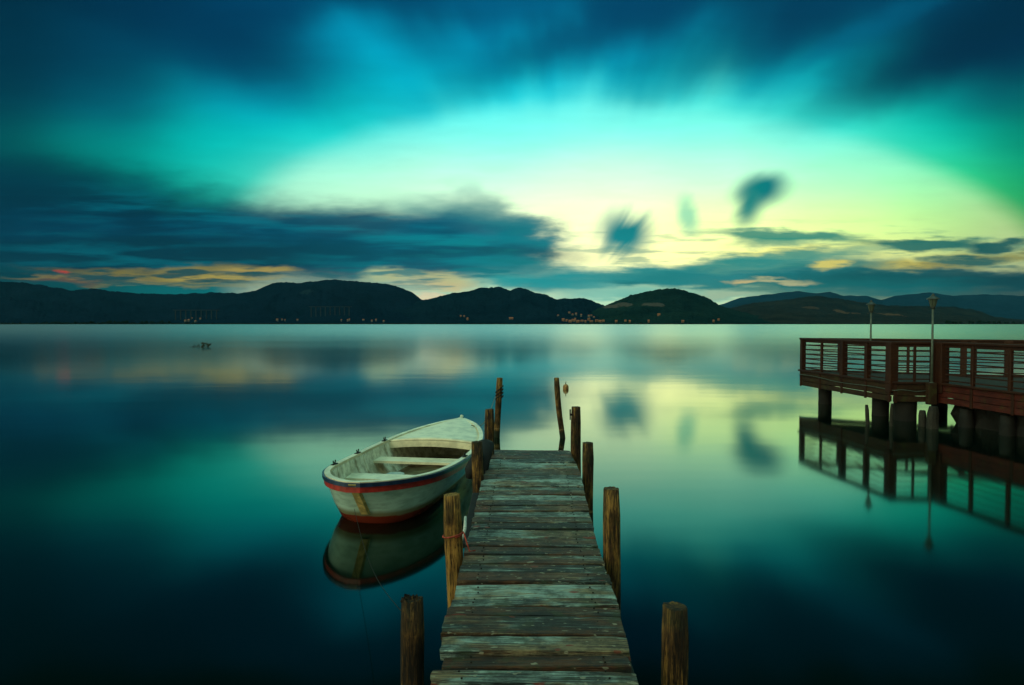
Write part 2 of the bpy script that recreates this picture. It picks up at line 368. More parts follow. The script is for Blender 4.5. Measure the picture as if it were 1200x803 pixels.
M_floor = plain('stained boat floor', (0.22, 0.17, 0.09), 0.5, 6, 0.6, 0.003, 0, (0.10, 0.05, 0.02))
M_navy = plain('navy rubbing strake', (0.012, 0.035, 0.09), 0.35, 9, 0.4, 0.001)
M_red = plain('red boat stripe', (0.42, 0.028, 0.02), 0.35, 9, 0.35, 0.001)
M_stem = plain('ochre stained stem', (0.85, 0.62, 0.22), 0.5, 9, 0.45, 0.001)

# hull: pale sides, antifouling under the waterline, weed stains of their own
M_hull, t, b = material('white hull paint')
co_ = t.coord('Object'); ox, oy, oz = t.sep(co_)
n = t.noise(t.mapping(co_, scale=(2, 2, 7)), 2.5, 5, 0.6)
zz = t.m('ADD', oz, t.m('MULTIPLY', t.m('SUBTRACT', n, 0.5), 0.05))
col = t.mix(t.ss(n, 0.4, 0.75), (0.60, 0.84, 0.74), (0.38, 0.58, 0.50))
col = t.mix(t.ss(zz, 0.20, 0.13), col, (0.26, 0.25, 0.14))
col = t.mix(t.ss(zz, 0.115, 0.09), col, (0.24, 0.035, 0.018))
t.l.new(col, b.inputs['Base Color']); b.inputs['Roughness'].default_value = 0.22; b.inputs['Coat Weight'].default_value = 0.4

def hillmat(name, a, c, nsc=0.004, scars=()):
    m, t, b = material(name)
    co_ = t.coord('Object')
    n = t.noise(co_, nsc, 8, 0.62); n2 = t.noise(co_, nsc*9, 4, 0.6)
    f = t.m('ADD', t.m('MULTIPLY', n, 0.6), t.m('MULTIPLY', n2, 0.4))
    col = t.mix(t.ss(f, 0.38, 0.62), a, c)
    nn = t.noise(co_, 0.02, 4, 0.6)
    for (p, rx, rz, cc) in scars:
        q = t.v('MULTIPLY_ADD', co_, (1/rx, 0, 1/rz), (-p[0]/rx, 0, -p[2]/rz))
        l = t.m('ADD', t.v('LENGTH', q), t.m('MULTIPLY', t.m('SUBTRACT', nn, 0.5), 1.6))
        col = t.mix(t.ss(l, 1.0, 0.75, 0, 0.9), col, cc)
    t.l.new(col, b.inputs['Base Color']); b.inputs['Roughness'].default_value = 1.0
    b.inputs['Specular IOR Level'].default_value = 0.0
    bump(t, b, n2, 14.0, 1.0)
    return m

# ------------------------------------------------------------------ water
M_water, t, b = material('still lake water')
co_ = t.coord('Object')
wv = t.noise(t.mapping(co_, scale=(0.02, 0.10, 1)), 1.0, 4, 0.6)
wx_, wy_, wz_ = t.sep(co_)
far = t.m('LOGARITHM', t.m('MAXIMUM', wy_, 1.0), 10.0)
rg = t.ss(far, 1.30, 2.5, 0.066, 0.25)
wrough = t.m('ADD', rg, t.m('MULTIPLY', t.m('SUBTRACT', wv, 0.5), t.m('MULTIPLY', rg, 0.35)))
sm = t.noise(t.mapping(co_, scale=(0.5, 0.9, 1)), 0.5, 2, 0.5)
nb = t.n.new('ShaderNodeBump'); nb.inputs['Strength'].default_value = 1.0; nb.inputs['Distance'].default_value = 0.004; t.l.new(sm, nb.inputs['Height'])
fr = t.n.new('ShaderNodeFresnel'); fr.inputs['IOR'].default_value = 1.5; t.l.new(nb.outputs[0], fr.inputs['Normal'])
fac = t.m('MULTIPLY', t.m('POWER', fr.outputs[0], 1.35), 1.6, clamp=True)
# murky green-teal water: mirror-like at a glancing view, greener where one looks into it
gcol = t.mix(t.ss(fr.outputs[0], 0.12, 0.75), (0.74, 0.96, 0.86), (0.93, 1.0, 0.98))
gl_ = t.n.new('ShaderNodeBsdfGlossy'); gl_.distribution = 'GGX'; t.l.new(gcol, gl_.inputs['Color']); t.l.new(wrough, gl_.inputs['Roughness']); t.l.new(nb.outputs[0], gl_.inputs['Normal'])
df = t.n.new('ShaderNodeBsdfDiffuse'); df.inputs['Color'].default_value = (0.0002, 0.005, 0.003, 1)
mx = t.n.new('ShaderNodeMixShader'); t.l.new(fac, mx.inputs[0]); t.l.new(df.outputs[0], mx.inputs[1]); t.l.new(gl_.outputs[0], mx.inputs[2])
t.l.new(mx.outputs[0], t.n['Material Output'].inputs['Surface']); t.n.remove(b)
bm = bmesh.new()
xs = [-9500, -3000, -600, -100, -20, 0, 20, 100, 600, 3000, 9500]
ysl = [-2000, -100, -10, 5, 20, 60, 200, 800, 3000, 9500]
g = [[bm.verts.new((x, y, 0)) for x in xs] for y in ysl]
for i in range(len(ysl)-1):
    for j in range(len(xs)-1):
        bm.faces.new((g[i][j], g[i][j+1], g[i+1][j+1], g[i+1][j]))
tag(obj('lake_water', bm, M_water), kind='structure')
bm = bmesh.new()
bmesh.ops.create_grid(bm, x_segments=1, y_segments=1, size=1, matrix=Matrix.Translation((0, 3750, -3.0)) @ Matrix.Diagonal((9500, 5750, 1, 1)))
tag(obj('lake_bed', bm, plain('lake bed mud', (0.05, 0.05, 0.03))), kind='structure')

# ------------------------------------------------------------------ hills
def interp(pts, x):
    if x <= pts[0][0]: return pts[0][1]
    for (x0, y0), (x1, y1) in zip(pts, pts[1:]):
        if x <= x1:
            u = (x-x0)/(x1-x0); return y0 + (y1-y0)*u
    return pts[-1][1]
HILLS = {}
def hill(name, pts, Y0, Yr, mat, px0, px1, power=1.5, seed=0, step=2.0, rowsn=26):
    ddep = Yr-Y0
    def zf(px, tt):
        py = interp(pts, px)
        hr = max(1.0, (HOR - py)*Yr/F + HC)
        shp = tt**power if tt <= 1 else max(0.0, 1-(tt-1)*1.4)
        w = Vector((px*0.012+seed, tt*2.2, seed*3.3))
        rough_ = noise.fractal(w*1.0, 0.8, 2.1, 6)*0.36*hr*math.sin(math.pi*min(1, tt)*0.97)
        fine = noise.noise(Vector((px*0.35, tt*20, seed)))*6.0*min(1, hr/60)*min(1.0, tt*3)
        z = hr*shp + rough_*shp**0.5 + fine
        if tt <= 1:                     # the crest keeps the skyline
            z = min(z, hr*(Y0+ddep*tt)/Yr*0.985 + fine*0.5) if tt < 0.999 else hr + fine*0.95 + 7*noise.noise(Vector((px*0.09, seed, 2)))*min(1, hr/60)
        if tt < 0.02: z = -1.0
        return z
    bm = bmesh.new(); n = int((px1-px0)/step); grid = []
    tts = [i/(rowsn-6) for i in range(rowsn)]
    tts = [min(tt, 1+(tt-1)*3) if tt > 1 else tt for tt in tts]
    for i in range(n+1):
        px = px0 + (px1-px0)*i/n; colv = []
        for tt in tts:
            Y = Y0 + ddep*tt
            X = (px-600)/F*Y
            colv.append(bm.verts.new((X, Y, zf(px, tt))))
        grid.append(colv)
    for i in range(n):
        for k in range(len(tts)-1):
            bm.faces.new((grid[i][k], grid[i+1][k], grid[i+1][k+1], grid[i][k+1]))
    o = obj(name, bm, mat, smooth=True)
    tag(o, kind='structure')
    HILLS[name] = (zf, Y0, Yr)
    return o
L1 = [(-700,345),(-400,330),(-200,338),(-60,326),(0,330),(33,331.7),(53,335),(87,340.7),(110,338),(133,341.7),(167,344),(193,345),(233,344),(247,342.7),(280,344),(300,340.7),(320,331.7),(336,331),(353,331.7),(375,329),(393,327.7),(410,329.4),(433,331),(453,332.7),(473,338),(484,344),(495,351),(530,362),(600,378),(640,381)]
L2 = [(380,381),(430,368),(470,358),(495,352),(510,349),(533,343),(547,341.7),(567,337),(587,336.7),(598,340.5),(604,338),(610,337),(627,342.7),(640,346),(653,350.7),(668,350),(683,349),(695,353),(708,359),(740,369),(790,379),(820,382)]
L3 = [(640,381),(680,369),(708,359),(727,350.7),(750,343),(773,339),(793,338),(803,341),(820,346),(832,351),(843,358),(870,366),(930,378),(960,382)]
L4 = [(780,380),(843,361),(857,360.7),(883,355),(917,351.7),(943,348),(957,346.7),(987,350.7),(1013,355),(1040,358),(1087,359),(1120,360),(1140,362.7),(1167,371.7),(1200,375),(1300,377),(1600,378)]
L5 = [(760,375),(845,357),(867,349),(900,345),(937,341),(950,344),(973,342),(987,346.7),(1013,346.7),(1033,351.7),(1047,347),(1087,342.7),(1117,346.7),(1153,345),(1200,346.7),(1300,341),(1450,348),(1700,350),(1900,345)]
L0 = [(560,376),(700,372),(860,370),(1000,372),(1200,374)]
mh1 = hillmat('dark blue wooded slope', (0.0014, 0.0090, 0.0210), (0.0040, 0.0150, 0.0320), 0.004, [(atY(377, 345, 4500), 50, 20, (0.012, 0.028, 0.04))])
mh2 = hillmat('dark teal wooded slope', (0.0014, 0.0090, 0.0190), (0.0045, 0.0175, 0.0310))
mh3 = hillmat('green rocky slope', (0.003, 0.013, 0.013), (0.009, 0.027, 0.022), 0.004,
              [(atY(722, 358, 3500), 50, 12, (0.085, 0.07, 0.06)), (atY(736, 356, 3500), 44, 14, (0.075, 0.065, 0.055)), (atY(765, 357.5, 3500), 52, 12, (0.08, 0.07, 0.06))])
mh4 = hillmat('brown olive slope', (0.010, 0.012, 0.012), (0.026, 0.026, 0.020), 0.004,
              [(atY(976, 368, 4700), 70, 32, (0.12, 0.065, 0.035)), (atY(948, 361, 4700), 60, 12, (0.07, 0.045, 0.03))])
mh5 = hillmat('far ridge haze blue', (0.006, 0.030, 0.055), (0.010, 0.040, 0.070))  # blue of distant haze painted into the ridge colour
hill('hills', L1, 2900, 4700, mh1, -700, 640, 1.5, 1)
hill('wooded_hills', L2, 2800, 4200, mh2, 380, 820, 1.5, 2, 1.5)
hill('rocky_hill', L3, 2700, 3800, mh3, 640, 960, 1.5, 3, 1.5)
hill('brown_hills', L4, 2900, 5200, mh4, 780, 1600, 1.4, 4)
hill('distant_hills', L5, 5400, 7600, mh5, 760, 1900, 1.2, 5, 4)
# low shore strip
bm = bmesh.new()
rows = []
for i in range(-180, 400):
    px = 600 + i*5 if True else 0
    a = (px-600)/F
    w0 = 2660 + 60*noise.noise(Vector((px*0.01, 0, 5))); 
    rows.append([bm.verts.new((a*Y, Y, z)) for Y, z in ((w0, -0.8), (w0+14, 1.2+0.8*noise.noise(Vector((px*0.07, 2, 0)))), (w0+150, 3.0), (3300, 6.0))])
for i in range(len(rows)-1):
    for k in range(3): bm.faces.new((rows[i][k], rows[i+1][k], rows[i+1][k+1], rows[i][k+1]))
tag(obj('far_shore', bm, hillmat('reedy shore', (0.010, 0.018, 0.010), (0.03, 0.035, 0.018), 0.02), smooth=True), kind='structure')

def ground(px, Y):
    z = 3.0
    for nm, (zf, Y0, Yr) in HILLS.items():
        if nm == 'distant_hills': continue
        rngs = {'hills': (-700, 640), 'wooded_hills': (380, 820), 'rocky_hill': (640, 960), 'brown_hills': (780, 1600)}[nm]
        if rngs[0] < px < rngs[1] and Y > Y0:
            z = max(z, zf(px, (Y-Y0)/(Yr-Y0)))
    return z

# shoreline woods
M_wood = hillmat('far foliage', (0.006, 0.014, 0.007), (0.016, 0.026, 0.010), 0.03)
def woods(name, spans, label):
    bm = bmesh.new()
    for (a, b_, hmin, hmax, cnt) in spans:
        for i in range(cnt):
            px = random.uniform(a, b_); Y = random.uniform(2690, 2760)
            h = random.uniform(hmin, hmax)
            h *= 0.7+0.6*abs(noise.noise(Vector((px*0.05, 3, 0))))
            X = (px-600)/F*Y
            r = bmesh.ops.create_icosphere(bm, subdivisions=2, radius=1.0)
            s = random.random()*90
            for v in r['verts']:
                k = 1 + 0.45*noise.noise(v.co*1.9+Vector((s, 0, 0)))
                v.co = Vector((X + v.co.x*h*0.55*k, Y + v.co.y*h*0.55*k, 2.0 + h*0.5 + v.co.z*h*0.55*k))
    return tag(obj(name, bm, M_wood), label, 'woods', kind='stuff')
woods('shore_woods', [(-300, 60, 5, 9, 90), (55, 230, 5, 11, 80), (120, 150, 12, 19, 12), (165, 200, 10, 15, 10), (225, 330, 3, 6, 26), (320, 900, 2.5, 6, 110)], 'low dark woods along the far shore at the left and centre')
woods('shore_woods', [(1108, 1420, 8, 15, 120), (940, 1108, 3, 6, 40)], 'dark tree line on the far shore behind the terrace')

# far houses
M_wall = plain('far house wall', (0.22, 0.11, 0.055), 0.9, 0.2, 0.2)
M_wallp = plain('pale far house wall', (0.13, 0.13, 0.11), 0.9, 0.2, 0.2)
M_roof = plain('far tiled roof', (0.36, 0.13, 0.06), 0.9, 0.3, 0.3)
def house(px, py, w, label, group, pale=False, d=9):
    w *= .8; d = random.uniform(6, 9)
    # stand it on the ground where the photo shows it
    Y = 2720
    while Y < 3500 and (HOR - (ground(px, Y)-HC)/Y*F) > py: Y += 12
    X = (px-600)/F*Y
    t_ = thing('village_house', (X, Y, ground(px, Y)-0.5), random.uniform(-.5, .5), label=label, cat='house', group=group)
    h = random.uniform(6, 9)
    bm = bmesh.new(); box(bm, (0, 0, h/2-1.5), (w, d, h+3))
    obj('wall', bm, M_wallp if pale else M_wall, t_)
    bm = bmesh.new(); e = 0.5
    v = [bm.verts.new(p) for p in ((-w/2-e, -d/2-e, h+.01), (w/2+e, -d/2-e, h+.01), (w/2+e, d/2+e, h+.01), (-w/2-e, d/2+e, h+.01), (-w/2-e, 0, h+3), (w/2+e, 0, h+3))]
    for f in ((0, 1, 5, 4), (2, 3, 4, 5), (0, 4, 3), (1, 2, 5), (3, 2, 1, 0)): bm.faces.new([v[i] for i in f])
    obj('roof', bm, M_roof, t_)
V1 = [(660,376.5,14),(664,377,10),(668,378,16),(673,377,12),(677,378,18),(682,377.5,14),(686,378,10),(690,376,12),(693,378,16),(699,377.5,14),(703,378,16),(707,377.5,12),(674,375,9),(671,377,9)]
for x, y, w in V1: house(x, y, w, 'tiny ochre house in the lakeside village below the dip between two hills', 'houses of the lakeside village')
V2 = [(667,368,12),(671,370,9),(675,369.5,11),(681,371,9),(690,372,12),(693,371,9),(696,373,10),(654,371.5,8)]
for x, y, w in V2: house(x, y, w, 'tiny pale house on the slope just above the lakeside village', 'houses on the slope above the village', True)
house(599, 375, 24, 'low long orange house alone on the far shore left of the village', None)
house(772, 370.5, 16, 'small ochre house alone on the foot of the rocky hill', None)
V3 = [(540,372),(544,372.2),(548,375),(722,378),(738,378),(733,377.5),(800,378),(760,378),(842,376),(836,378)]
for x, y in V3[:3]: house(x, y, random.uniform(7, 11), 'tiny house in a small row on the slope of the wooded hill', 'small hamlet on the wooded hill')
for x, y in V3[3:]: house(x, y, random.uniform(8, 13), 'tiny scattered house at the foot of the rocky hill', 'houses at the foot of the rocky hill')
for i in range(16):
    house(random.choice([random.uniform(200, 235), random.uniform(295, 395), random.uniform(400, 452)]), random.uniform(374.5, 378), random.uniform(6, 11),
          'tiny scattered house on the far left shore below the viaducts', 'houses on the far left shore', True)

# viaducts
M_via = plain('viaduct concrete', (0.006, 0.018, 0.026), 0.9, 0.02, 0.2)
def viaduct(pa, pb, py, n, Y, label):
    a = atY(pa, py, Y); b_ = atY(pb, py, Y)
    t_ = thing('viaduct', (a.x, a.y, 0), label=label, cat='viaduct')
    bm = bmesh.new(); box(bm, ((b_.x-a.x)/2, 0, a.z), (b_.x-a.x, 9, 3)); obj('road_deck', bm, M_via, t_)
    for i in range(n):
        px = pa + (pb-pa)*(i+.5)/n; X = (px-600)/F*Y - a.x
        gz = ground(px, Y)-3
        if gz < a.z-4:
            bm = bmesh.new(); box(bm, (X, 0, (gz+a.z-1.6)/2), (4.0, 5, a.z-1.6-gz)); obj('pier', bm, M_via, t_)
viaduct(203, 257, 363.5, 9, 3350, 'faint grey viaduct on tall piers across the far left hillside, the left of two')
viaduct(362, 412, 359.5, 9, 3350, 'faint grey viaduct on tall piers below the highest far hill, the right of two')

# ------------------------------------------------------------------ pier
DZ = 0.60
def tone_attr(o, vals):
    a = o.data.attributes.new('tone', 'FLOAT', 'POINT')
    a.data.foreach_set('value', vals)
pier = thing('wooden_pier', (0.1, 3.0, 0), label='narrow weathered plank pier running out over the lake from the foreground', cat='pier')
def loc(v): v = Vector(v); return v - Vector((0.1, 3.0, 0))
BY = [803,782.5,766.8,746.8,723.5,710.5,700.8,685,670.5,660.5,650,640,630,620.5,613,606,599.4,592.8,586.6,579.5,574,569.7,562,556,548.5,542,537,527]
EL = {803:(503,749),782.5:(518,739),766.8:(515,738),746.8:(516,732),723.5:(523,728),710.5:(528,724),700.8:(532,720.5),685:(535,716.5),670.5:(538.5,710.5),660.5:(541.5,708),650:(543.5,704),640:(545,700),630:(549,697.5),620.5:(551.5,695.5),613:(552.5,693.5),606:(555,691.5),599.4:(556,690),592.8:(558,689),586.6:(559,687),579.5:(561,685.5),574:(562,684),569.7:(563,683),562:(565.5,681.5),556:(567.5,680),548.5:(570.5,677),542:(572,673.5),537:(574,671)}
planks = []
for i in range(len(BY)-1):
    y0 = W(600, BY[i], DZ).y; y1 = W(600, BY[i+1], DZ).y
    l, r = EL[BY[i]]
    ym = (BY[i]+BY[i+1])/2
    xl = W(l+ (BY[i]-ym)*0.22, ym, DZ).x; xr = W(r-(BY[i]-ym)*0.22, ym, DZ).x
    planks.append((y0, y1, xl, xr))
y = planks[0][0]
while y > -3.0:
    w = random.uniform(.15, .24)
    planks.insert(0, (y-w, y, -.39+random.uniform(-.03, .03), .58+random.uniform(-.03, .03)))
    y -= w
TONE = {0:.62,1:.22,2:.75,3:.45,4:.40,5:.55,6:.95,7:.40,8:.42,9:.5,10:.28,11:.5,12:.62,13:.35,14:.5,15:.6,16:.45}
bm = bmesh.new(); tones = []
base = len(planks) - (len(BY)-1)
for pi, (y0, y1, xl, xr) in enumerate(planks):
    k = pi - base
    tn = TONE.get(k, random.uniform(.25, .8))
    th = random.uniform(.035, .05); gap = random.uniform(.006, .016)
    if k in (0, 1, 4, 7, 10, 13, 16, 20, 25): gap = random.uniform(.026, .036)
    dz0 = random.uniform(-.006, .006); tilt = random.uniform(-.012, .012); skew = random.uniform(-.012, .012)
    if k in (2, 3): dz0 += .008; gap = .024
    if k == 7: y0 += .035
    N = 40; rings = []
    ya, yb = y0+gap/2, y1-gap/2
    for j in range(N+1):
        u = j/N; x = xl + (xr-xl)*u
        e0 = .007*noise.fractal(Vector((x*5, pi*3.7, 0)), .8, 2, 3); e1 = .007*noise.fractal(Vector((x*5, pi*3.7, 9)), .8, 2, 3)
        # worn ends
        endw = max(0, 1-min(u, 1-u)*14)
        a = ya + e0 + skew*(u-.5) + endw*random.uniform(0, .010); c = yb + e1 + skew*(u-.5) - endw*random.uniform(0, .010)
        cup = .004*noise.noise(Vector((x*2, pi*1.3, 4)))
        zt = DZ + dz0 + tilt*(u-.5) + cup - endw*.003
        ch = .006
        pts = [(x, a, zt-th), (x, a, zt-ch), (x, a+ch, zt), (x, (a*2+c)/3, zt+.0015*noise.noise(Vector((x*9, pi, 1)))), (x, (a+2*c)/3, zt+.0015*noise.noise(Vector((x*9, pi, 5)))), (x, c-ch, zt), (x, c, zt-ch), (x, c, zt-th)]
        if j in (0, N):
            dxe = [random.uniform(-.006, .006) for _ in pts]
            pts = [(p[0]+dxe[q], p[1], p[2]) for q, p in enumerate(pts)]
        rings.append([bm.verts.new(loc(p)) for p in pts]); tones += [tn]*8
    for j in range(N):
        for q in range(8):
            bm.faces.new((rings[j][q], rings[j][(q+1) % 8], rings[j+1][(q+1) % 8], rings[j+1][q]))
    bm.faces.new(rings[0][::-1]); bm.faces.new(rings[-1])
bmesh.ops.recalc_face_normals(bm, faces=bm.faces)
dk = obj('deck', bm, M_deck, pier); tone_attr(dk, tones)
for xa, xb in ((-.24, -.12), (.44, .62)):
    bm = bmesh.new(); bar(bm, loc((xa, -3, DZ-.11)), loc((xb, 8.55, DZ-.11)), .09, .12, .008); obj('beam', bm, M_beam, pier)
for yy in (1.2, 3.6, 6.0, 8.3):
    cx = 0.1+(yy-3)*.028
    bm = bmesh.new(); bar(bm, loc((cx-.42, yy, DZ-.22)), loc((cx+.42, yy, DZ-.22)), .10, .10, .008); obj('crossbeam', bm, M_beam, pier)
    for s in (-1, 1):
        bm = bmesh.new(); tube(bm, [loc((cx+s*.30, yy, -2.9)), loc((cx+s*.30, yy, DZ-.27))], .06, 10, jitter=.1, seed=yy+s); obj('pile', bm, M_beam, pier, True)
# nails
bm = bmesh.new()
for (y0, y1, xl, xr) in planks[base-3:]:
    for u in (.14, .86):
        for k in (.3, .7):
            x = xl+(xr-xl)*u+random.uniform(-.01, .01)
            lathe(bm, [(.005, -.004), (.005, .0015), (.003, .003)], 6, loc((x, y0+(y1-y0)*k, DZ+.008)))
tag(obj('nail_heads', bm, M_iron, pier), kind='stuff')

# ------------------------------------------------------------------ posts
def post(px, ptop, Y, dia, label, lean=(0, 0), name='mooring_post', ragged=0.0, tone=.5, bend=0.0, group='posts beside the pier', taper=.06):
    top = atY(px, ptop, Y)
    base_ = Vector((top.x + lean[0], Y+lean[1], 0))
    t_ = thing(name, base_, label=label, cat='post', group=group)
    bm = bmesh.new(); N = 22; z0 = -2.9; pts = []; rr = []
    for i in range(N+1):
        u = i/N; z = z0+(top.z-z0)*u
        k = (z)/(top.z)
        off = Vector((top.x-base_.x, 0, 0))*k
        off.x += bend*math.sin(math.pi*max(0, min(1, k)))
        off.x += .012*noise.noise(Vector((z*1.3, px, 0))); off.y += .012*noise.noise(Vector((z*1.3, px, 5)))
        pts.append(Vector((off.x, off.y-0 if False else off.y, z)))
        rr.append(dia/2*(1+taper*(1-u))*(1+.04*noise.noise(Vector((z*5, px, 2)))))
    n = 26
    rings = tube(bm, pts, rr, n, True, .10, px)
    # grooves and checks run up the wood
    for i, ring in enumerate(rings):
        for k, v in enumerate(ring):
            c = pts[i]; d = v.co-c
            g_ = noise.noise(Vector((k*.9, px*.3, i*.08)))
            v.co = c + d*(1+.10*g_ - (.16 if noise.noise(Vector((k*1.7, px*.7, i*.05))) > .45 else 0))
            if i == N: v.co.z += random.uniform(-.5, 1)*(.006+ragged) + d.x*.06*math.sin(px)
            if i == N-1: v.co.z -= .004
    # worn, slightly smaller top
    for v in rings[-1]: v.co = pts[-1] + (v.co-pts[-1])*.90 + Vector((0, 0, .0))
    if ragged:
        for q in range(26):
            a = random.random()*6.28; r = random.random()*dia*.42
            p = pts[-1]+Vector((r*math.cos(a), r*math.sin(a), -.01))
            tube(bm, [p, p+Vector((random.uniform(-.01, .01), random.uniform(-.01, .01), random.uniform(.01, .028)))], [random.uniform(.006, .014), .003], 5)
    o = obj('shaft', bm, M_post, t_)
    for p in o.data.polygons: p.use_smooth = len(p.vertices) == 4
    tone_attr(o, [tone]*len(o.data.vertices))
    return t_, top
post(483, 702, 3.40, .118, 'dark post with a ragged crumbling top standing nearest the camera left of the pier', ragged=.012, tone=.22)
post(791, 711, 3.35, .130, 'thick brown flat-topped post nearest the camera right of the pier', tone=.42)
post(529.5, 580, 4.80, .122, 'orange-brown post with a red rope tied round it left of the pier', lean=(.03, 0), tone=.80)
post(717, 573, 4.75, .120, 'smooth brown post standing clear of the right pier edge, second nearest on that side', tone=.45, lean=(-.0, 0))
post(559, 518, 6.95, .118, 'grey-brown post against the left pier edge touching the rowing boat', tone=.55, lean=(.02, 0))
post(573.5, 480, 8.35, .118, 'dark brown post at the far left corner of the pier', tone=.38)
post(688.5, 519, 7.35, .120, 'brown post third from the camera on the right pier edge', tone=.42, lean=(.01, 0))
post(675.5, 477, 8.45, .120, 'brown post with an iron cleat at the far right corner of the pier', tone=.42)
post(585.5, 443, 13.2, .118, 'thin pole wound with wire standing in open water left beyond the pier end', lean=(-.06, 0), tone=.5, name='mooring_pole', group='poles beyond the pier end')
post(652.5, 443, 13.1, .105, 'thin crooked bare pole standing in open water right beyond the pier end', lean=(.11, 0), tone=.42, bend=-.015, name='mooring_pole', group='poles beyond the pier end')

# red rope round the orange post
def coil(name, c, r, z0, z1, turns, rr, mat, label, cat='rope', tail=None, tilt=0.0):
    bm = bmesh.new(); pts = []
    n = int(turns*18)
    for i in range(n+1):
        a = 2*math.pi*turns*i/n - 1.2
        pts.append(Vector((c[0]+r*math.cos(a), c[1]+r*math.sin(a), z0+(z1-z0)*i/n + tilt*math.cos(a))))
    if tail: pts += [Vector(p) for p in tail]
    tube(bm, pts, rr, 6)
    return tag(obj(name, bm, mat, smooth=True), label, cat)
pp = atY(529.5, 627, 4.80)
coil('red_rope', (pp.x+.006, 4.80, 0), .070, pp.z-.005, pp.z+.010, 1.2, .0055, M_redrope, 'thin red rope tied round the orange-brown post and running to the pier edge',
     tail=[(pp.x+.09, 4.74, pp.z+.03), (pp.x+.13, 4.72, DZ+.014), (pp.x+.17, 4.74, DZ+.013)], tilt=.014)
pp = atY(585.2, 458, 13.2)
coil('wire', (pp.x, 13.2, 0), .075, pp.z-.16, pp.z+.05, 3.2, .011, M_iron, 'dark wire wound round the thin pole left beyond the pier end', 'wire', tilt=.05)
bm = bmesh.new()
a = Vector((pp.x-.08, 13.15, pp.z-.12)); b_ = Vector((-.66, 11.0, .56)); pts = []
for i in range(17):
    u = i/16; p = a.lerp(b_, u); p.z -= .22*math.sin(math.pi*u); pts.append(p)
tube(bm, pts, .006, 5); tag(obj('mooring_rope', bm, M_rope, smooth=True), 'thin slack line from the wire-wound pole down to the rowing boat', 'rope')
bm = bmesh.new()
a = Vector((-1.62, 6.96, .30)); b_ = W(467, 692, .45); b_ = atY(470, 716, 3.42); pts = []
for i in range(25):
    u = i/24; p = a.lerp(b_, u); p.z -= .16*math.sin(math.pi*u); pts.append(p)
tube(bm, pts, .002, 5); tag(obj('mooring_rope', bm, M_iron, smooth=True), 'thin line from the near end of the boat to the ragged near post', 'rope')
# cleat
pp = atY(668.2, 486, 8.42)
t_ = thing('iron_cleat', pp, label='small dark iron cleat fixed to the left face of the far right pier post', cat='cleat')
bm = bmesh.new(); tube(bm, [(0, 0, -.065), (0, 0, .065)], [.007, .010], 8); obj('horn', bm, M_iron, t_, True)
bm = bmesh.new(); bar(bm, (0, 0, 0), (.045, .01, 0), .02, .025); obj('bracket', bm, M_iron, t_)

# black rubber fender between boat and pier, and its dark prop
t_ = thing('rubber_fender', (-.30, 7.60, 0), label='black rubber fender sheet folded round the left pier edge beside the boat', cat='fender')
o0 = t_.location
def P3(px, py, Y): return atY(px, py, Y) - o0
bm = bmesh.new(); tube(bm, [P3(573, 520, 7.9), P3(569, 524, 7.75), P3(565.5, 536, 7.6), P3(564, 552, 7.5), P3(564, 570, 7.45), P3(564, 590, 7.4)], [.05, .095, .10, .075, .06, .05], 14, True, .35, 3)
obj('folded_sheet', bm, M_rubber, t_, True)
bm = bmesh.new(); tube(bm, [P3(562, 532, 7.5), P3(556, 545, 7.42), P3(551, 553, 7.36), P3(549, 561, 7.33)], [.05, .075, .07, .03], 12, True, .35, 9)
obj('hanging_flap', bm, M_rubber, t_, True)
t_ = thing('fender_strip', W(551, 640, .3), label='dark rubber-clad prop slanting down beside the left pier edge', cat='fender')
pA = atY(558, 580, 6.6); pB = atY(545, 640, 5.45); o0 = t_.location
bm = bmesh.new(); bar(bm, pA-o0, pB-o0, .07, .05, .01); obj('strip', bm, M_rubber, t_)
bm = bmesh.new(); pA = atY(545.5, 606, 5.35); pB = atY(541, 634, 5.05); tube(bm, [pA-o0, (pA+pB)/2-o0+Vector((.01, 0, 0)), pB-o0], [.011, .014, .009], 7); obj('pale_strap', bm, M_whiterope, t_, True)

# ------------------------------------------------------------------ rowing boat
bA = Vector((-1.645, 7.03, 0)); bB = Vector((-.86, 12.0, 0))
ax = (bB-bA); BL = ax.length; boat_rz = -math.atan2(ax.x, ax.y)
boat = thing('rowing_boat', bA, boat_rz, label='old pale rowing boat with a navy rim and red stripe moored left of the pier', cat='boat')
HW = [(0, .07), (.015, .20), (.04, .34), (.08, .49), (.15, .65), (.25, .74), (.4, .78), (.55, .77), (.7, .69), (.82, .54), (.91, .36), (.965, .19), (1, .05)]
def sm_interp(pts, x):
    for k in range(len(pts)-1):
        if x <= pts[k+1][0]:
            p0 = pts[max(k-1, 0)]; p1 = pts[k]; p2 = pts[k+1]; p3 = pts[min(k+2, len(pts)-1)]
            h = p2[0]-p1[0]; u = (x-p1[0])/h
            m1 = (p2[1]-p0[1])/(p2[0]-p0[0]) if p2[0] != p0[0] else 0; m2 = (p3[1]-p1[1])/(p3[0]-p1[0])
            return ((2*u**3-3*u*u+1)*p1[1] + (u**3-2*u*u+u)*h*m1 + (-2*u**3+3*u*u)*p2[1] + (u**3-u*u)*h*m2)
    return pts[-1][1]
def gun(s): return .46 + .10*max(0, 1-s/.45)**1.6 + .09*max(0, (s-.5)/.5)**1.7
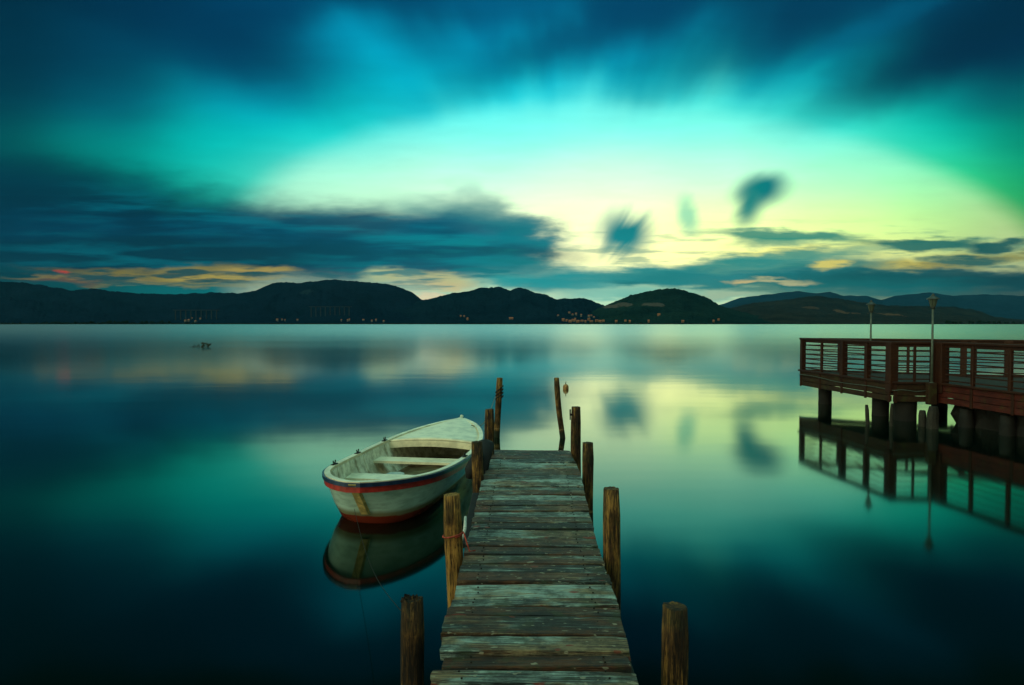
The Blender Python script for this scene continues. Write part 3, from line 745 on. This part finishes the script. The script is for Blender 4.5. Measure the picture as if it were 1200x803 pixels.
def hullpt(s, q, inset=0.0):           # q 0 keel .. 1 gunwale, right side
    w = max(.012, sm_interp(HW, s)-inset); z1 = gun(s); zb = -.12 + .30*max(0, (s-.85)/.15)**2 + .24*max(0, 1-s/.12)**2
    prof = [(0, 0), (.45, .06), (.72, .22), (.86, .48), (.95, .75), (1, 1)]
    a = q*(len(prof)-1); k = min(int(a), len(prof)-2); f = a-k
    wx = prof[k][0]*(1-f)+prof[k+1][0]*f; wz = prof[k][1]*(1-f)+prof[k+1][1]*f
    # ends rake: lower sections pull inwards
    pull = (1-wz)*(.38*max(0, 1-s/.18)**1.3 - .55*max(0, (s-.85)/.15)**1.3)
    return Vector((w*wx, s*BL+pull, zb + (z1-zb)*wz))
SS = [i/72 for i in range(73)]
QQ = [i/15 for i in range(16)]
def hullmesh(inset, qmin=0, zoff=0, flip=False, top=0.0):
    bm = bmesh.new(); cols = []
    for s in SS:
        row = []
        for q in QQ[::-1]:
            p = hullpt(s, q, inset); row.append(bm.verts.new((-p.x, p.y, p.z+zoff)))
        for q in QQ[1:]:
            p = hullpt(s, q, inset); row.append(bm.verts.new((p.x, p.y, p.z+zoff)))
        cols.append(row)
    for i in range(len(SS)-1):
        for k in range(len(cols[0])-1):
            bm.faces.new((cols[i][k], cols[i][k+1], cols[i+1][k+1], cols[i+1][k]))
    for row in (cols[0], cols[-1]):
        bm.faces.new(row)
    if not flip: bmesh.ops.recalc_face_normals(bm, faces=bm.faces)
    return bm
hull = obj('hull', hullmesh(0), M_hull, boat, True)
# lining: inner skin
bm = bmesh.new(); cols = []
for s in SS[1:-1]:
    row = []
    for sg, qs in ((-1, QQ[::-1]), (1, QQ[1:])):
        for q in qs:
            p = hullpt(s, q, .045); p.z = max(p.z+.03, .02)*1.0
            if q == 1: p.z = gun(s)-.002
            row.append(bm.verts.new((sg*p.x, p.y, p.z)))
    cols.append(row)
for i in range(len(cols)-1):
    for k in range(len(cols[0])-1):
        bm.faces.new((cols[i][k], cols[i+1][k], cols[i+1][k+1], cols[i][k+1]))
obj('lining', bm, M_inner, boat, True)
def band(name, off0, off1, z0, z1, mat, s0=0, s1=1, cap=True):
    bm = bmesh.new(); rows = []
    path = [(1, s) for s in SS if s0 <= s <= s1]
    pts = []
    for sg, seq in ((-1, SS[::-1]), (1, SS)):
        for s in seq:
            pts.append((sg, s))
    # closed ring round the whole boat
    for i, (sg, s) in enumerate(pts):
        w = sm_interp(HW, s); g_ = gun(s)
        c = Vector((sg*w, s*BL))
        # outward normal from the plan curve
        e = 1e-2
        wa, wb = sm_interp(HW, max(0, s-e)), sm_interp(HW, min(1, s+e))
        tn = Vector(((wb-wa), (min(1, s+e)-max(0, s-e))*BL)).normalized(); nr = Vector((tn.y*sg, -tn.x))
        if s == 0: nr = Vector((sg*.5, -.86))
        if s == 1: nr = Vector((sg*.5, .86))
        ring = []
        for o_, z_ in ((off0, z0), (off1, z0), (off1, z1), (off0, z1)):
            ring.append(bm.verts.new((c.x+nr.x*o_, c.y+nr.y*o_, g_+z_)))
        rows.append(ring)
    n = len(rows)
    for i in range(n):
        for k in range(4):
            bm.faces.new((rows[i][k], rows[(i+1) % n][k], rows[(i+1) % n][(k+1) % 4], rows[i][(k+1) % 4]))
    bmesh.ops.recalc_face_normals(bm, faces=bm.faces)
    return obj(name, bm, mat, boat)
band('gunwale', -.055, .012, -.012, .022, M_cream)
band('rubbing_strake', .014, .036, -.030, .012, M_navy)
band('red_stripe', -.004, .016, -.095, -.033, M_red)
# stem posts
bm = bmesh.new()
for sgn, s in ((1, 0.0),):
    pts = [hullpt(s, q) for q in (.15, .3, .45, .6, .75, .9, 1.0)]
    rows = [[bm.verts.new(v) for v in ((-.075, p.y+.06, p.z), (-.04, p.y-.045, p.z), (.04, p.y-.045, p.z), (.075, p.y+.06, p.z))] for p in pts]
    for i in range(len(rows)-1):
        for k in range(4): bm.faces.new((rows[i][k], rows[i][(k+1) % 4], rows[i+1][(k+1) % 4], rows[i+1][k]))
    bm.faces.new(rows[0]); bm.faces.new(rows[-1][::-1]); bmesh.ops.recalc_face_normals(bm, faces=bm.faces)
obj('stem', bm, M_stem, boat)
bm = bmesh.new(); pts = [hullpt(1.0, q) for q in (.2, .45, .7, 1.0)]
tube(bm, [Vector((0, p.y+.02, p.z+(.06 if i == 3 else 0))) for i, p in enumerate(pts)], .032, 8); obj('stem', bm, M_cream, boat, True)
def cross(name, s0, s1, z, th, mat, inset=.06, front=True):
    bm = bmesh.new(); vs = []
    def hw(s, z_):
        lo, hi_ = 0.0, 1.0
        for _ in range(20):
            mid = (lo+hi_)/2
            if hullpt(s, mid).z < z_: lo = mid
            else: hi_ = mid
        return hullpt(s, lo).x - inset
    n = 8; rows = []
    for i in range(n+1):
        s = s0+(s1-s0)*i/n; w = max(.02, hw(s, z if z < gun(s)-.02 else gun(s)-.02)); camber = .0
        rows.append([bm.verts.new(p) for p in ((-w, s*BL, z), (0, s*BL, z+camber), (w, s*BL, z), (w, s*BL, z-th), (0, s*BL, z-th), (-w, s*BL, z-th))])
    for i in range(n):
        for k in range(6): bm.faces.new((rows[i][k], rows[i][(k+1) % 6], rows[i+1][(k+1) % 6], rows[i+1][k]))
    bm.faces.new(rows[0]); bm.faces.new(rows[-1][::-1])
    bmesh.ops.recalc_face_normals(bm, faces=bm.faces)
    return obj(name, bm, mat, boat)
cross('thwart', .255, .315, .31, .035, M_cream)
cross('thwart', .475, .535, .31, .035, M_cream)
cross('floorboards', .12, .80, .055, .02, M_floor, .10)
# foredeck
bm = bmesh.new(); rows = []
for i in range(19):
    s = .62 + .37*i/18; w = max(.02, sm_interp(HW, s)-.03); z = gun(s)+.002
    rows.append([bm.verts.new((w*k/6, s*BL, z + .05*(1-(k/6)**2))) for k in range(-6, 7)])
for i in range(18):
    for k in range(12): bm.faces.new((rows[i][k], rows[i][k+1], rows[i+1][k+1], rows[i+1][k]))
fd = obj('foredeck', bm, M_cream, boat, True); md = fd.modifiers.new('s', 'SOLIDIFY'); md.thickness = .03
bm = bmesh.new(); rows = []
w = sm_interp(HW, .62)-.05
for k in range(-8, 9):
    x = w*k/8; zt = gun(.62)+.045*(1-(k/8)**2)-.02
    rows.append([bm.verts.new((x, .617*BL+d_, zt-h_)) for d_, h_ in ((-.02, 0), (-.02, .09), (.0, .09), (.0, 0))])
for i in range(16):
    for k in range(4): bm.faces.new((rows[i][k], rows[i+1][k], rows[i+1][(k+1) % 4], rows[i][(k+1) % 4]))
bmesh.ops.recalc_face_normals(bm, faces=bm.faces)
obj('deck_beam', bm, M_cream, boat)
for s, sg in ((.40, -1), (.40, 1), (.60, -1), (.22, -1)):
    w = sm_interp(HW, s); bm = bmesh.new(); zz0 = gun(s)+.02
    box(bm, (sg*(w-.02), s*BL, zz0), (.05, .14, .025), None, .005)
    tube(bm, [(sg*(w-.02), s*BL, zz0), (sg*(w-.02), s*BL, zz0+.025)], .008, 6)
    for k in (-1, 1): tube(bm, [(sg*(w-.02), s*BL, zz0+.02), (sg*(w-.02), s*BL+k*.03, zz0+.03), (sg*(w-.02), s*BL+k*.032, zz0+.055)], .008, 6)
    obj('rowlock', bm, M_iron, boat)
for s, sg in ((.30, 1), (.34, 1), (.52, -1)):
    pass
# ribs inside
for s in (.17, .22, .36, .42, .58):
    bm = bmesh.new(); pts = []
    for sg, qs in ((-1, QQ[::-1]), (1, QQ[1:])):
        for q in qs:
            p = hullpt(s, q, .055); pts.append((sg*p.x, p.y, min(max(p.z+.03, .03), gun(s)-.02)))
    tube(bm, pts, .012, 6); obj('rib', bm, M_inner, boat, True)
bm = bmesh.new(); lathe(bm, [(.10, 0), (.13, .02), (.12, .16), (.125, .17), (.115, .17), (.09, .03)], 14, (-.2, .39*BL, .06)); 
tag(obj('bucket', bm, plain('pale teal plastic', (0.45, 0.6, 0.58), .4), None, True), 'small pale bucket standing on the floor of the rowing boat', 'bucket')
bk = bpy.data.objects['bucket']; bk.location = boat.location; bk.rotation_euler = boat.rotation_euler

boat.scale = (.965, .975, .97); bk.scale = boat.scale
# ------------------------------------------------------------------ buoy and reeds
pb = W(663, 456, 0)
t_ = thing('mooring_buoy', pb, label='small brown-orange float on the water just right of the crooked pole', cat='buoy')
bm = bmesh.new(); lathe(bm, [(.0, -.10), (.05, -.09), (.085, -.04), (.10, .03), (.095, .09), (.07, .14), (.03, .165), (.005, .17)], 14); obj('float_body', bm, M_buoy, t_, True)
bm = bmesh.new(); tube(bm, [(0, 0, .16), (.0, 0, .22), (.012, 0, .25)], [.016, .012, .008], 7); obj('eyelet', bm, M_iron, t_, True)
pr = W(235, 407, 0)
bm = bmesh.new()
for i in range(34):
    u = random.random(); x = -1.05+u*1.9 + random.uniform(-.05, .05)
    if -.75 < x < -.45 and i % 2: x += .35
    h = random.uniform(.15, .55)*(1.0 if x > -.6 else .6); lx = random.uniform(-.25, .45)
    p0 = Vector((x, random.uniform(-.3, .3), -.1)); p1 = p0+Vector((lx*.5, 0, h*.7)); p2 = p0+Vector((lx, 0, h))
    tube(bm, [p0, p1, p2], [.016, .012, .004], 5)
    if x > .1:
        for k in range(4):
            c = p1.lerp(p2, random.random()) + Vector((random.uniform(-.02, .15), 0, random.uniform(-.03, .05)))
            d = Vector((random.uniform(.1, .3), random.uniform(-.1, .1), random.uniform(-.02, .2)))
            tube(bm, [c-d*.5, c, c+d*.5], [.006, .035, .004], 5)
ro = obj('water_plant', bm, plain('dark reed', (0.02, 0.03, 0.012), .8)); ro.location = (pr.x, pr.y, 0)
tag(ro, 'small dark clump of drowned twigs and reeds far out at the left', 'reeds')

# ------------------------------------------------------------------ terrace on the right
ZR, ZD, ZB = 1.80, .86, .45
A = Vector((8.25, 19.4, 0)); B = Vector((8.55, 15.3, 0)); Cc = Vector((9.46, 15.2, 0)); Dd = Vector((10.1, 9.2, 0))
E1 = Vector((12.4, 9.0, 0)); E2 = Vector((13.2, 13.8, 0)); G2 = Vector((14.6, 15.9, 0))
terr = thing('lake_terrace', (9.5, 17, 0), label='red-brown timber terrace with a slatted railing standing over the water at the right', cat='terrace')
O = Vector((9.5, 17, 0))
poly = [A, B, Cc, Dd, E1, E2, G2]
bm = bmesh.new()
def prism(bm, pl, z0, z1):
    a = [bm.verts.new((p.x-O.x, p.y-O.y, z0)) for p in pl]; b_ = [bm.verts.new((p.x-O.x, p.y-O.y, z1)) for p in pl]
    n = len(pl); bm.faces.new(a[::-1]); bm.faces.new(b_)
    for i in range(n): bm.faces.new((a[i], a[(i+1) % n], b_[(i+1) % n], b_[i]))
prism(bm, poly, ZB+.14, ZD-.03)
bmesh.ops.recalc_face_normals(bm, faces=bm.faces)
obj('platform', bm, M_beam, terr)
# deck boards: cut strips of the polygon
bm = bmesh.new()
def clipx(pl, yv):
    xs_ = []
    for i in range(len(pl)):
        p, q = pl[i], pl[(i+1) % len(pl)]
        if (p.y-yv)*(q.y-yv) < 0: xs_.append(p.x+(q.x-p.x)*(yv-p.y)/(q.y-p.y))
    return sorted(xs_)
yy = 9.15
while yy < 19.35:
    w = .14; a = clipx(poly, yy+.01); c = clipx(poly, yy+w-.01)
    if len(a) >= 2 and len(c) >= 2:
        x0 = max(a[0], c[0]); x1 = min(a[-1], c[-1])
        if x1 > x0+.1: box(bm, ((x0+x1)/2-O.x, yy+w/2-O.y, ZD-.012+random.uniform(-.002, .002)), (x1-x0, w-.008, .03))
    yy += w
obj('deck_boards', bm, M_tdeck, terr)
def edge_n(p, q):
    d = (q-p).normalized(); return Vector((d.y, -d.x, 0))*-1 if False else Vector((-d.y, d.x, 0))*-1
def L(v, z): return Vector((v.x-O.x, v.y-O.y, z))
def fascia(p, q, mat, boards=4, joints=()):
    d = (q-p).normalized(); nrm = Vector((d.y, -d.x, 0))
    cen = Vector((11, 15, 0))
    if (((p+q)/2+nrm)-cen).length < (((p+q)/2)-cen).length: nrm = -nrm
    bm = bmesh.new(); h = (ZD-.005-ZB)/boards
    for k in range(boards):
        zc = ZB+h*(k+.5); off = nrm*(.03+random.uniform(-.003, .003))
        bar(bm, L(p+off, zc), L(q+off, zc), .035, h-.012, .004)
    fo = obj('fascia', bm, mat, terr)
    for u in joints:
        c = p.lerp(q, u)+nrm*.055
        bm = bmesh.new(); bar(bm, L(c-d*.035, (ZB+ZD)/2), L(c+d*.035, (ZB+ZD)/2), .03, ZD-ZB+.03, .003); obj('batten', bm, M_terr, fo)
    bm = bmesh.new(); bar(bm, L(p+nrm*.05-d*.04, ZD+.02), L(q+nrm*.05+d*.04, ZD+.02), .10, .045, .006); obj('kerb_rail', bm, M_terr, terr)
    return nrm
nAB = fascia(A, B, M_fasc, 3, (.012, .26, .52, .77, .99)); nBC = fascia(B, Cc, M_fasc, 3, (.04, .96)); nCD = fascia(Cc, Dd, M_fred, 3, (.02, .18, .35, .52, .69, .86))
fascia(G2, A, M_fasc, 3, (.1, .5, .9)); 
def rails(p, q, us, thick, handw=.13):
    d = (q-p).normalized(); 
    bm = bmesh.new(); bar(bm, L(p-d*.05, ZR-.025), L(q+d*.05, ZR-.025), handw, .05, .008); obj('handrail', bm, M_terr, terr)
    bm = bmesh.new()
    for k in range(6):
        z = ZD+.10+k*.128
        bar(bm, L(p, z), L(q, z), .022, .026)
    bar(bm, L(p, ZR-.085), L(q, ZR-.085), .035, .07)
    obj('rail_slats', bm, M_terr, terr)
    for u in us:
        c = p.lerp(q, u); w = thick.get(u, .06)
        nr = Vector((d.y, -d.x, 0))
        bm = bmesh.new(); box(bm, L(c, (ZB+ZR)/2+.1) if w > .1 else L(c, (ZD+ZR-.05)/2), (w, w, (ZR-ZB-.25) if w > .1 else ZR-ZD-.05), Matrix.Rotation(math.atan2(d.y, d.x), 3, 'Z'), .006)
        obj('railing_post', bm, M_terr, terr)
rails(A, B, (0.012, .26, .515, .765, .99), {.012: .12, .515: .14, .765: .11, .99: .19})
rails(B, Cc, (.5, .95), {.95: .14, .5: .05})
rails(Cc, Dd, (.03, .175, .33, .48, .63, .78, .95), {.03: .19, .175: .07, .33: .07})
rails(A, G2, (.13, .36, .53, .56, .66, .78, .9), {.36: .07, .53: .14, .56: .13, .66: .17, .13: .06, .78: .12, .9: .12})
rails(E2, G2, (.3, .7), {}); rails(E1, E2, (0.03, .25, .5, .75), {.5: .12})
# cable along the fascia
bm = bmesh.new(); pts = []
for p, q, nn_, n in ((A, B, nAB, 16), (B, Cc, nBC, 6)):
    for i in range(n+1):
        u = i/n; c = p.lerp(q, u)+nn_*.085
        pts.append(L(c, ZD-.10-.05*u*(1 if n > 10 else 0) + .02*math.sin(u*9)-(.05 if n <= 10 else 0)))
tube(bm, pts, .009, 5); obj('cable', bm, M_lamp, terr, True)
def pile(x, y, r, z1=ZB+.1, mat=None, lab='pile', sq=False):
    bm = bmesh.new()
    tube(bm, [L(Vector((x, y, 0)), z) for z in (-2.9, -1, .0, .12, .3, z1)], [r, r, r*1.02, r*.99, r, r], 16, True, .06, x)
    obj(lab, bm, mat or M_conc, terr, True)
pile(8.62, 18.75, .17); pile(8.85, 16.35, .19); pile(8.98, 15.55, .235)
pile(11.3, 18.0, .19); pile(13.6, 16.2, .19); pile(11.0, 16.4, .19)
# stakes
def stake(px, py, Y, r, label, lean=.02):
    p = atY(px, py, Y); t_ = thing('timber_stake', (p.x, p.y, 0), label=label, cat='stake', group='old stakes under the terrace')
    bm = bmesh.new(); tube(bm, [(-lean*3, 0, -2.8), (0, 0, 0), (lean*.6, 0, p.z*.7), (lean, 0, p.z)], [r*1.05, r, r*.95, r*.7], 10, True, .15, px)
    o = obj('shaft', bm, M_beam, t_)
stake(1017, 474.5, 14.9, .042, 'slim dark stake in the water left of the wide middle terrace pile', -.03)
stake(1044.5, 473, 14.6, .040, 'slim dark stake between the two wide terrace piles')
stake(1093, 476.5, 14.3, .115, 'thick weathered stump in the water below the near lamp')
stake(1081, 481, 14.6, .08, 'shorter stump just left of the thick weathered stump', .0)
# quay wall under the walkway
O2 = Vector((10, 12, 0))
qw = thing('stone_quay_wall', O2, label='dark rough stone wall with buttresses under the terrace walkway', cat='wall')
bm = bmesh.new(); Gd = []
p0 = Cc+Vector((.28, -.15, 0)); p1 = Dd+Vector((.25, 0, 0))
for i in range(61):
    u = i/60; c = p0.lerp(p1, u); row = []
    for k in range(11):
        z = -2.9 + (ZB+.13+2.9)*(k/10)**.5
        dsp = .10*noise.fractal(Vector((c.y*2.2, z*3, 0)), .7, 2.2, 4) - (.06 if abs((z*3.1+.4*noise.noise(Vector((c.y*2, z, 3)))) % 1) < .12 else 0)
        row.append(bm.verts.new((c.x-O2.x-dsp, c.y-O2.y, z)))
    Gd.append(row)
for i in range(60):
    for k in range(10): bm.faces.new((Gd[i][k], Gd[i][k+1], Gd[i+1][k+1], Gd[i+1][k]))
bk_ = [[bm.verts.new((r[k].co.x+.9, r[k].co.y, r[k].co.z)) for k in (0, 10)] for r in (Gd[0], Gd[-1])]
bm.faces.new([Gd[0][k] for k in range(11)]+[bk_[0][1], bk_[0][0]]); bm.faces.new([Gd[-1][k] for k in range(11)]+[bk_[1][1], bk_[1][0]])
bm.faces.new([bk_[0][0], bk_[0][1], bk_[1][1], bk_[1][0]])
bmesh.ops.recalc_face_normals(bm, faces=bm.faces)
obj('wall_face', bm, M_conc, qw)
for u in (.10, .28, .46, .64, .82):
    c = p0.lerp(p1, u)
    bm = bmesh.new(); r_ = .13
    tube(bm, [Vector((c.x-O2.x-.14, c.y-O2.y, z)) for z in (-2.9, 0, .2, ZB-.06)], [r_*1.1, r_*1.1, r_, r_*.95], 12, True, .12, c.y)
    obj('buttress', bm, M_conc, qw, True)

# lamps
def lamp(x, y, zt, label, zb=ZD, boxed=False):
    t_ = thing('street_lamp', (x, y, zb), label=label, cat='lamp post')
    h = zt-zb
    bm = bmesh.new(); tube(bm, [(0, 0, .0), (0, 0, h-.30)], [.028, .02], 10); lathe(bm, [(.05, 0), (.05, .08), (.032, .11)], 10); obj('pole', bm, M_lamp, t_, True)
    bm = bmesh.new(); lathe(bm, [(.02, h-.31), (.06, h-.285), (.035, h-.27), (.05, h-.26)], 12); obj('collar', bm, M_lampd, t_, True)
    bm = bmesh.new(); lathe(bm, [(.05, h-.26), (.085, h-.10), (.085, h-.098)], 8); obj('lantern_glass', bm, M_glass, t_)
    bm = bmesh.new(); lathe(bm, [(.13, h-.10), (.125, h-.085), (.05, h-.035), (.035, h-.02), (.03, h-.0), (.008, h+.03)], 8); 
    for k in range(4):
        a = math.pi/4+k*math.pi/2
        tube(bm, [(.05*math.cos(a), .05*math.sin(a), h-.26), (.088*math.cos(a), .088*math.sin(a), h-.09)], .006, 5)
    obj('cap', bm, M_lampd, t_)
    return t_
pl1 = atY(1021, 353, 18.35); lamp(pl1.x, 18.35, pl1.z, 'slim lamp post with a lantern head at the back edge, the farther of two')
pl2 = atY(1093.5, 345.5, 15.02); lamp(pl2.x, 15.02, pl2.z, 'slim lamp post with a lantern head at the near corner of the terrace', .80)
bm = bmesh.new(); bar(bm, L(Vector((pl2.x-.09, 15.03, 0)), .66), L(Vector((pl2.x+.09, 15.03, 0)), .66), .14, .48, .01); obj('lamp_bracket', bm, M_fasc, terr)

HAZE = 1
if HAZE:
    bm = bmesh.new(); box(bm, (0, 3900, 300), (24000, 12600, 612))
    mh = bpy.data.materials.new('lake haze'); mh.use_nodes = True; n = mh.node_tree; n.nodes.clear()
    pv = n.nodes.new('ShaderNodeVolumePrincipled'); pv.inputs['Color'].default_value = (0.15, 0.65, 0.95, 1); pv.inputs['Density'].default_value = 1.3e-5
    oo = n.nodes.new('ShaderNodeOutputMaterial'); n.links.new(pv.outputs[0], oo.inputs['Volume'])
    tag(obj('haze', bm, mh), 'thin blue evening air over the lake and hills', 'haze', kind='stuff')
    sc.cycles.volume_bounces = 0
# ------------------------------------------------------------------ render settings
sc.render.engine = 'CYCLES'
sc.view_settings.view_transform = 'Standard'; sc.view_settings.look = 'None'
sc.view_settings.exposure = 0.0; sc.view_settings.gamma = 1.0; sc.view_settings.use_curve_mapping = False
sc.cycles.max_bounces = 5; sc.cycles.diffuse_bounces = 2; sc.cycles.glossy_bounces = 3
sc.cycles.use_denoising = True
sc.cycles.sample_clamp_indirect = 4.0
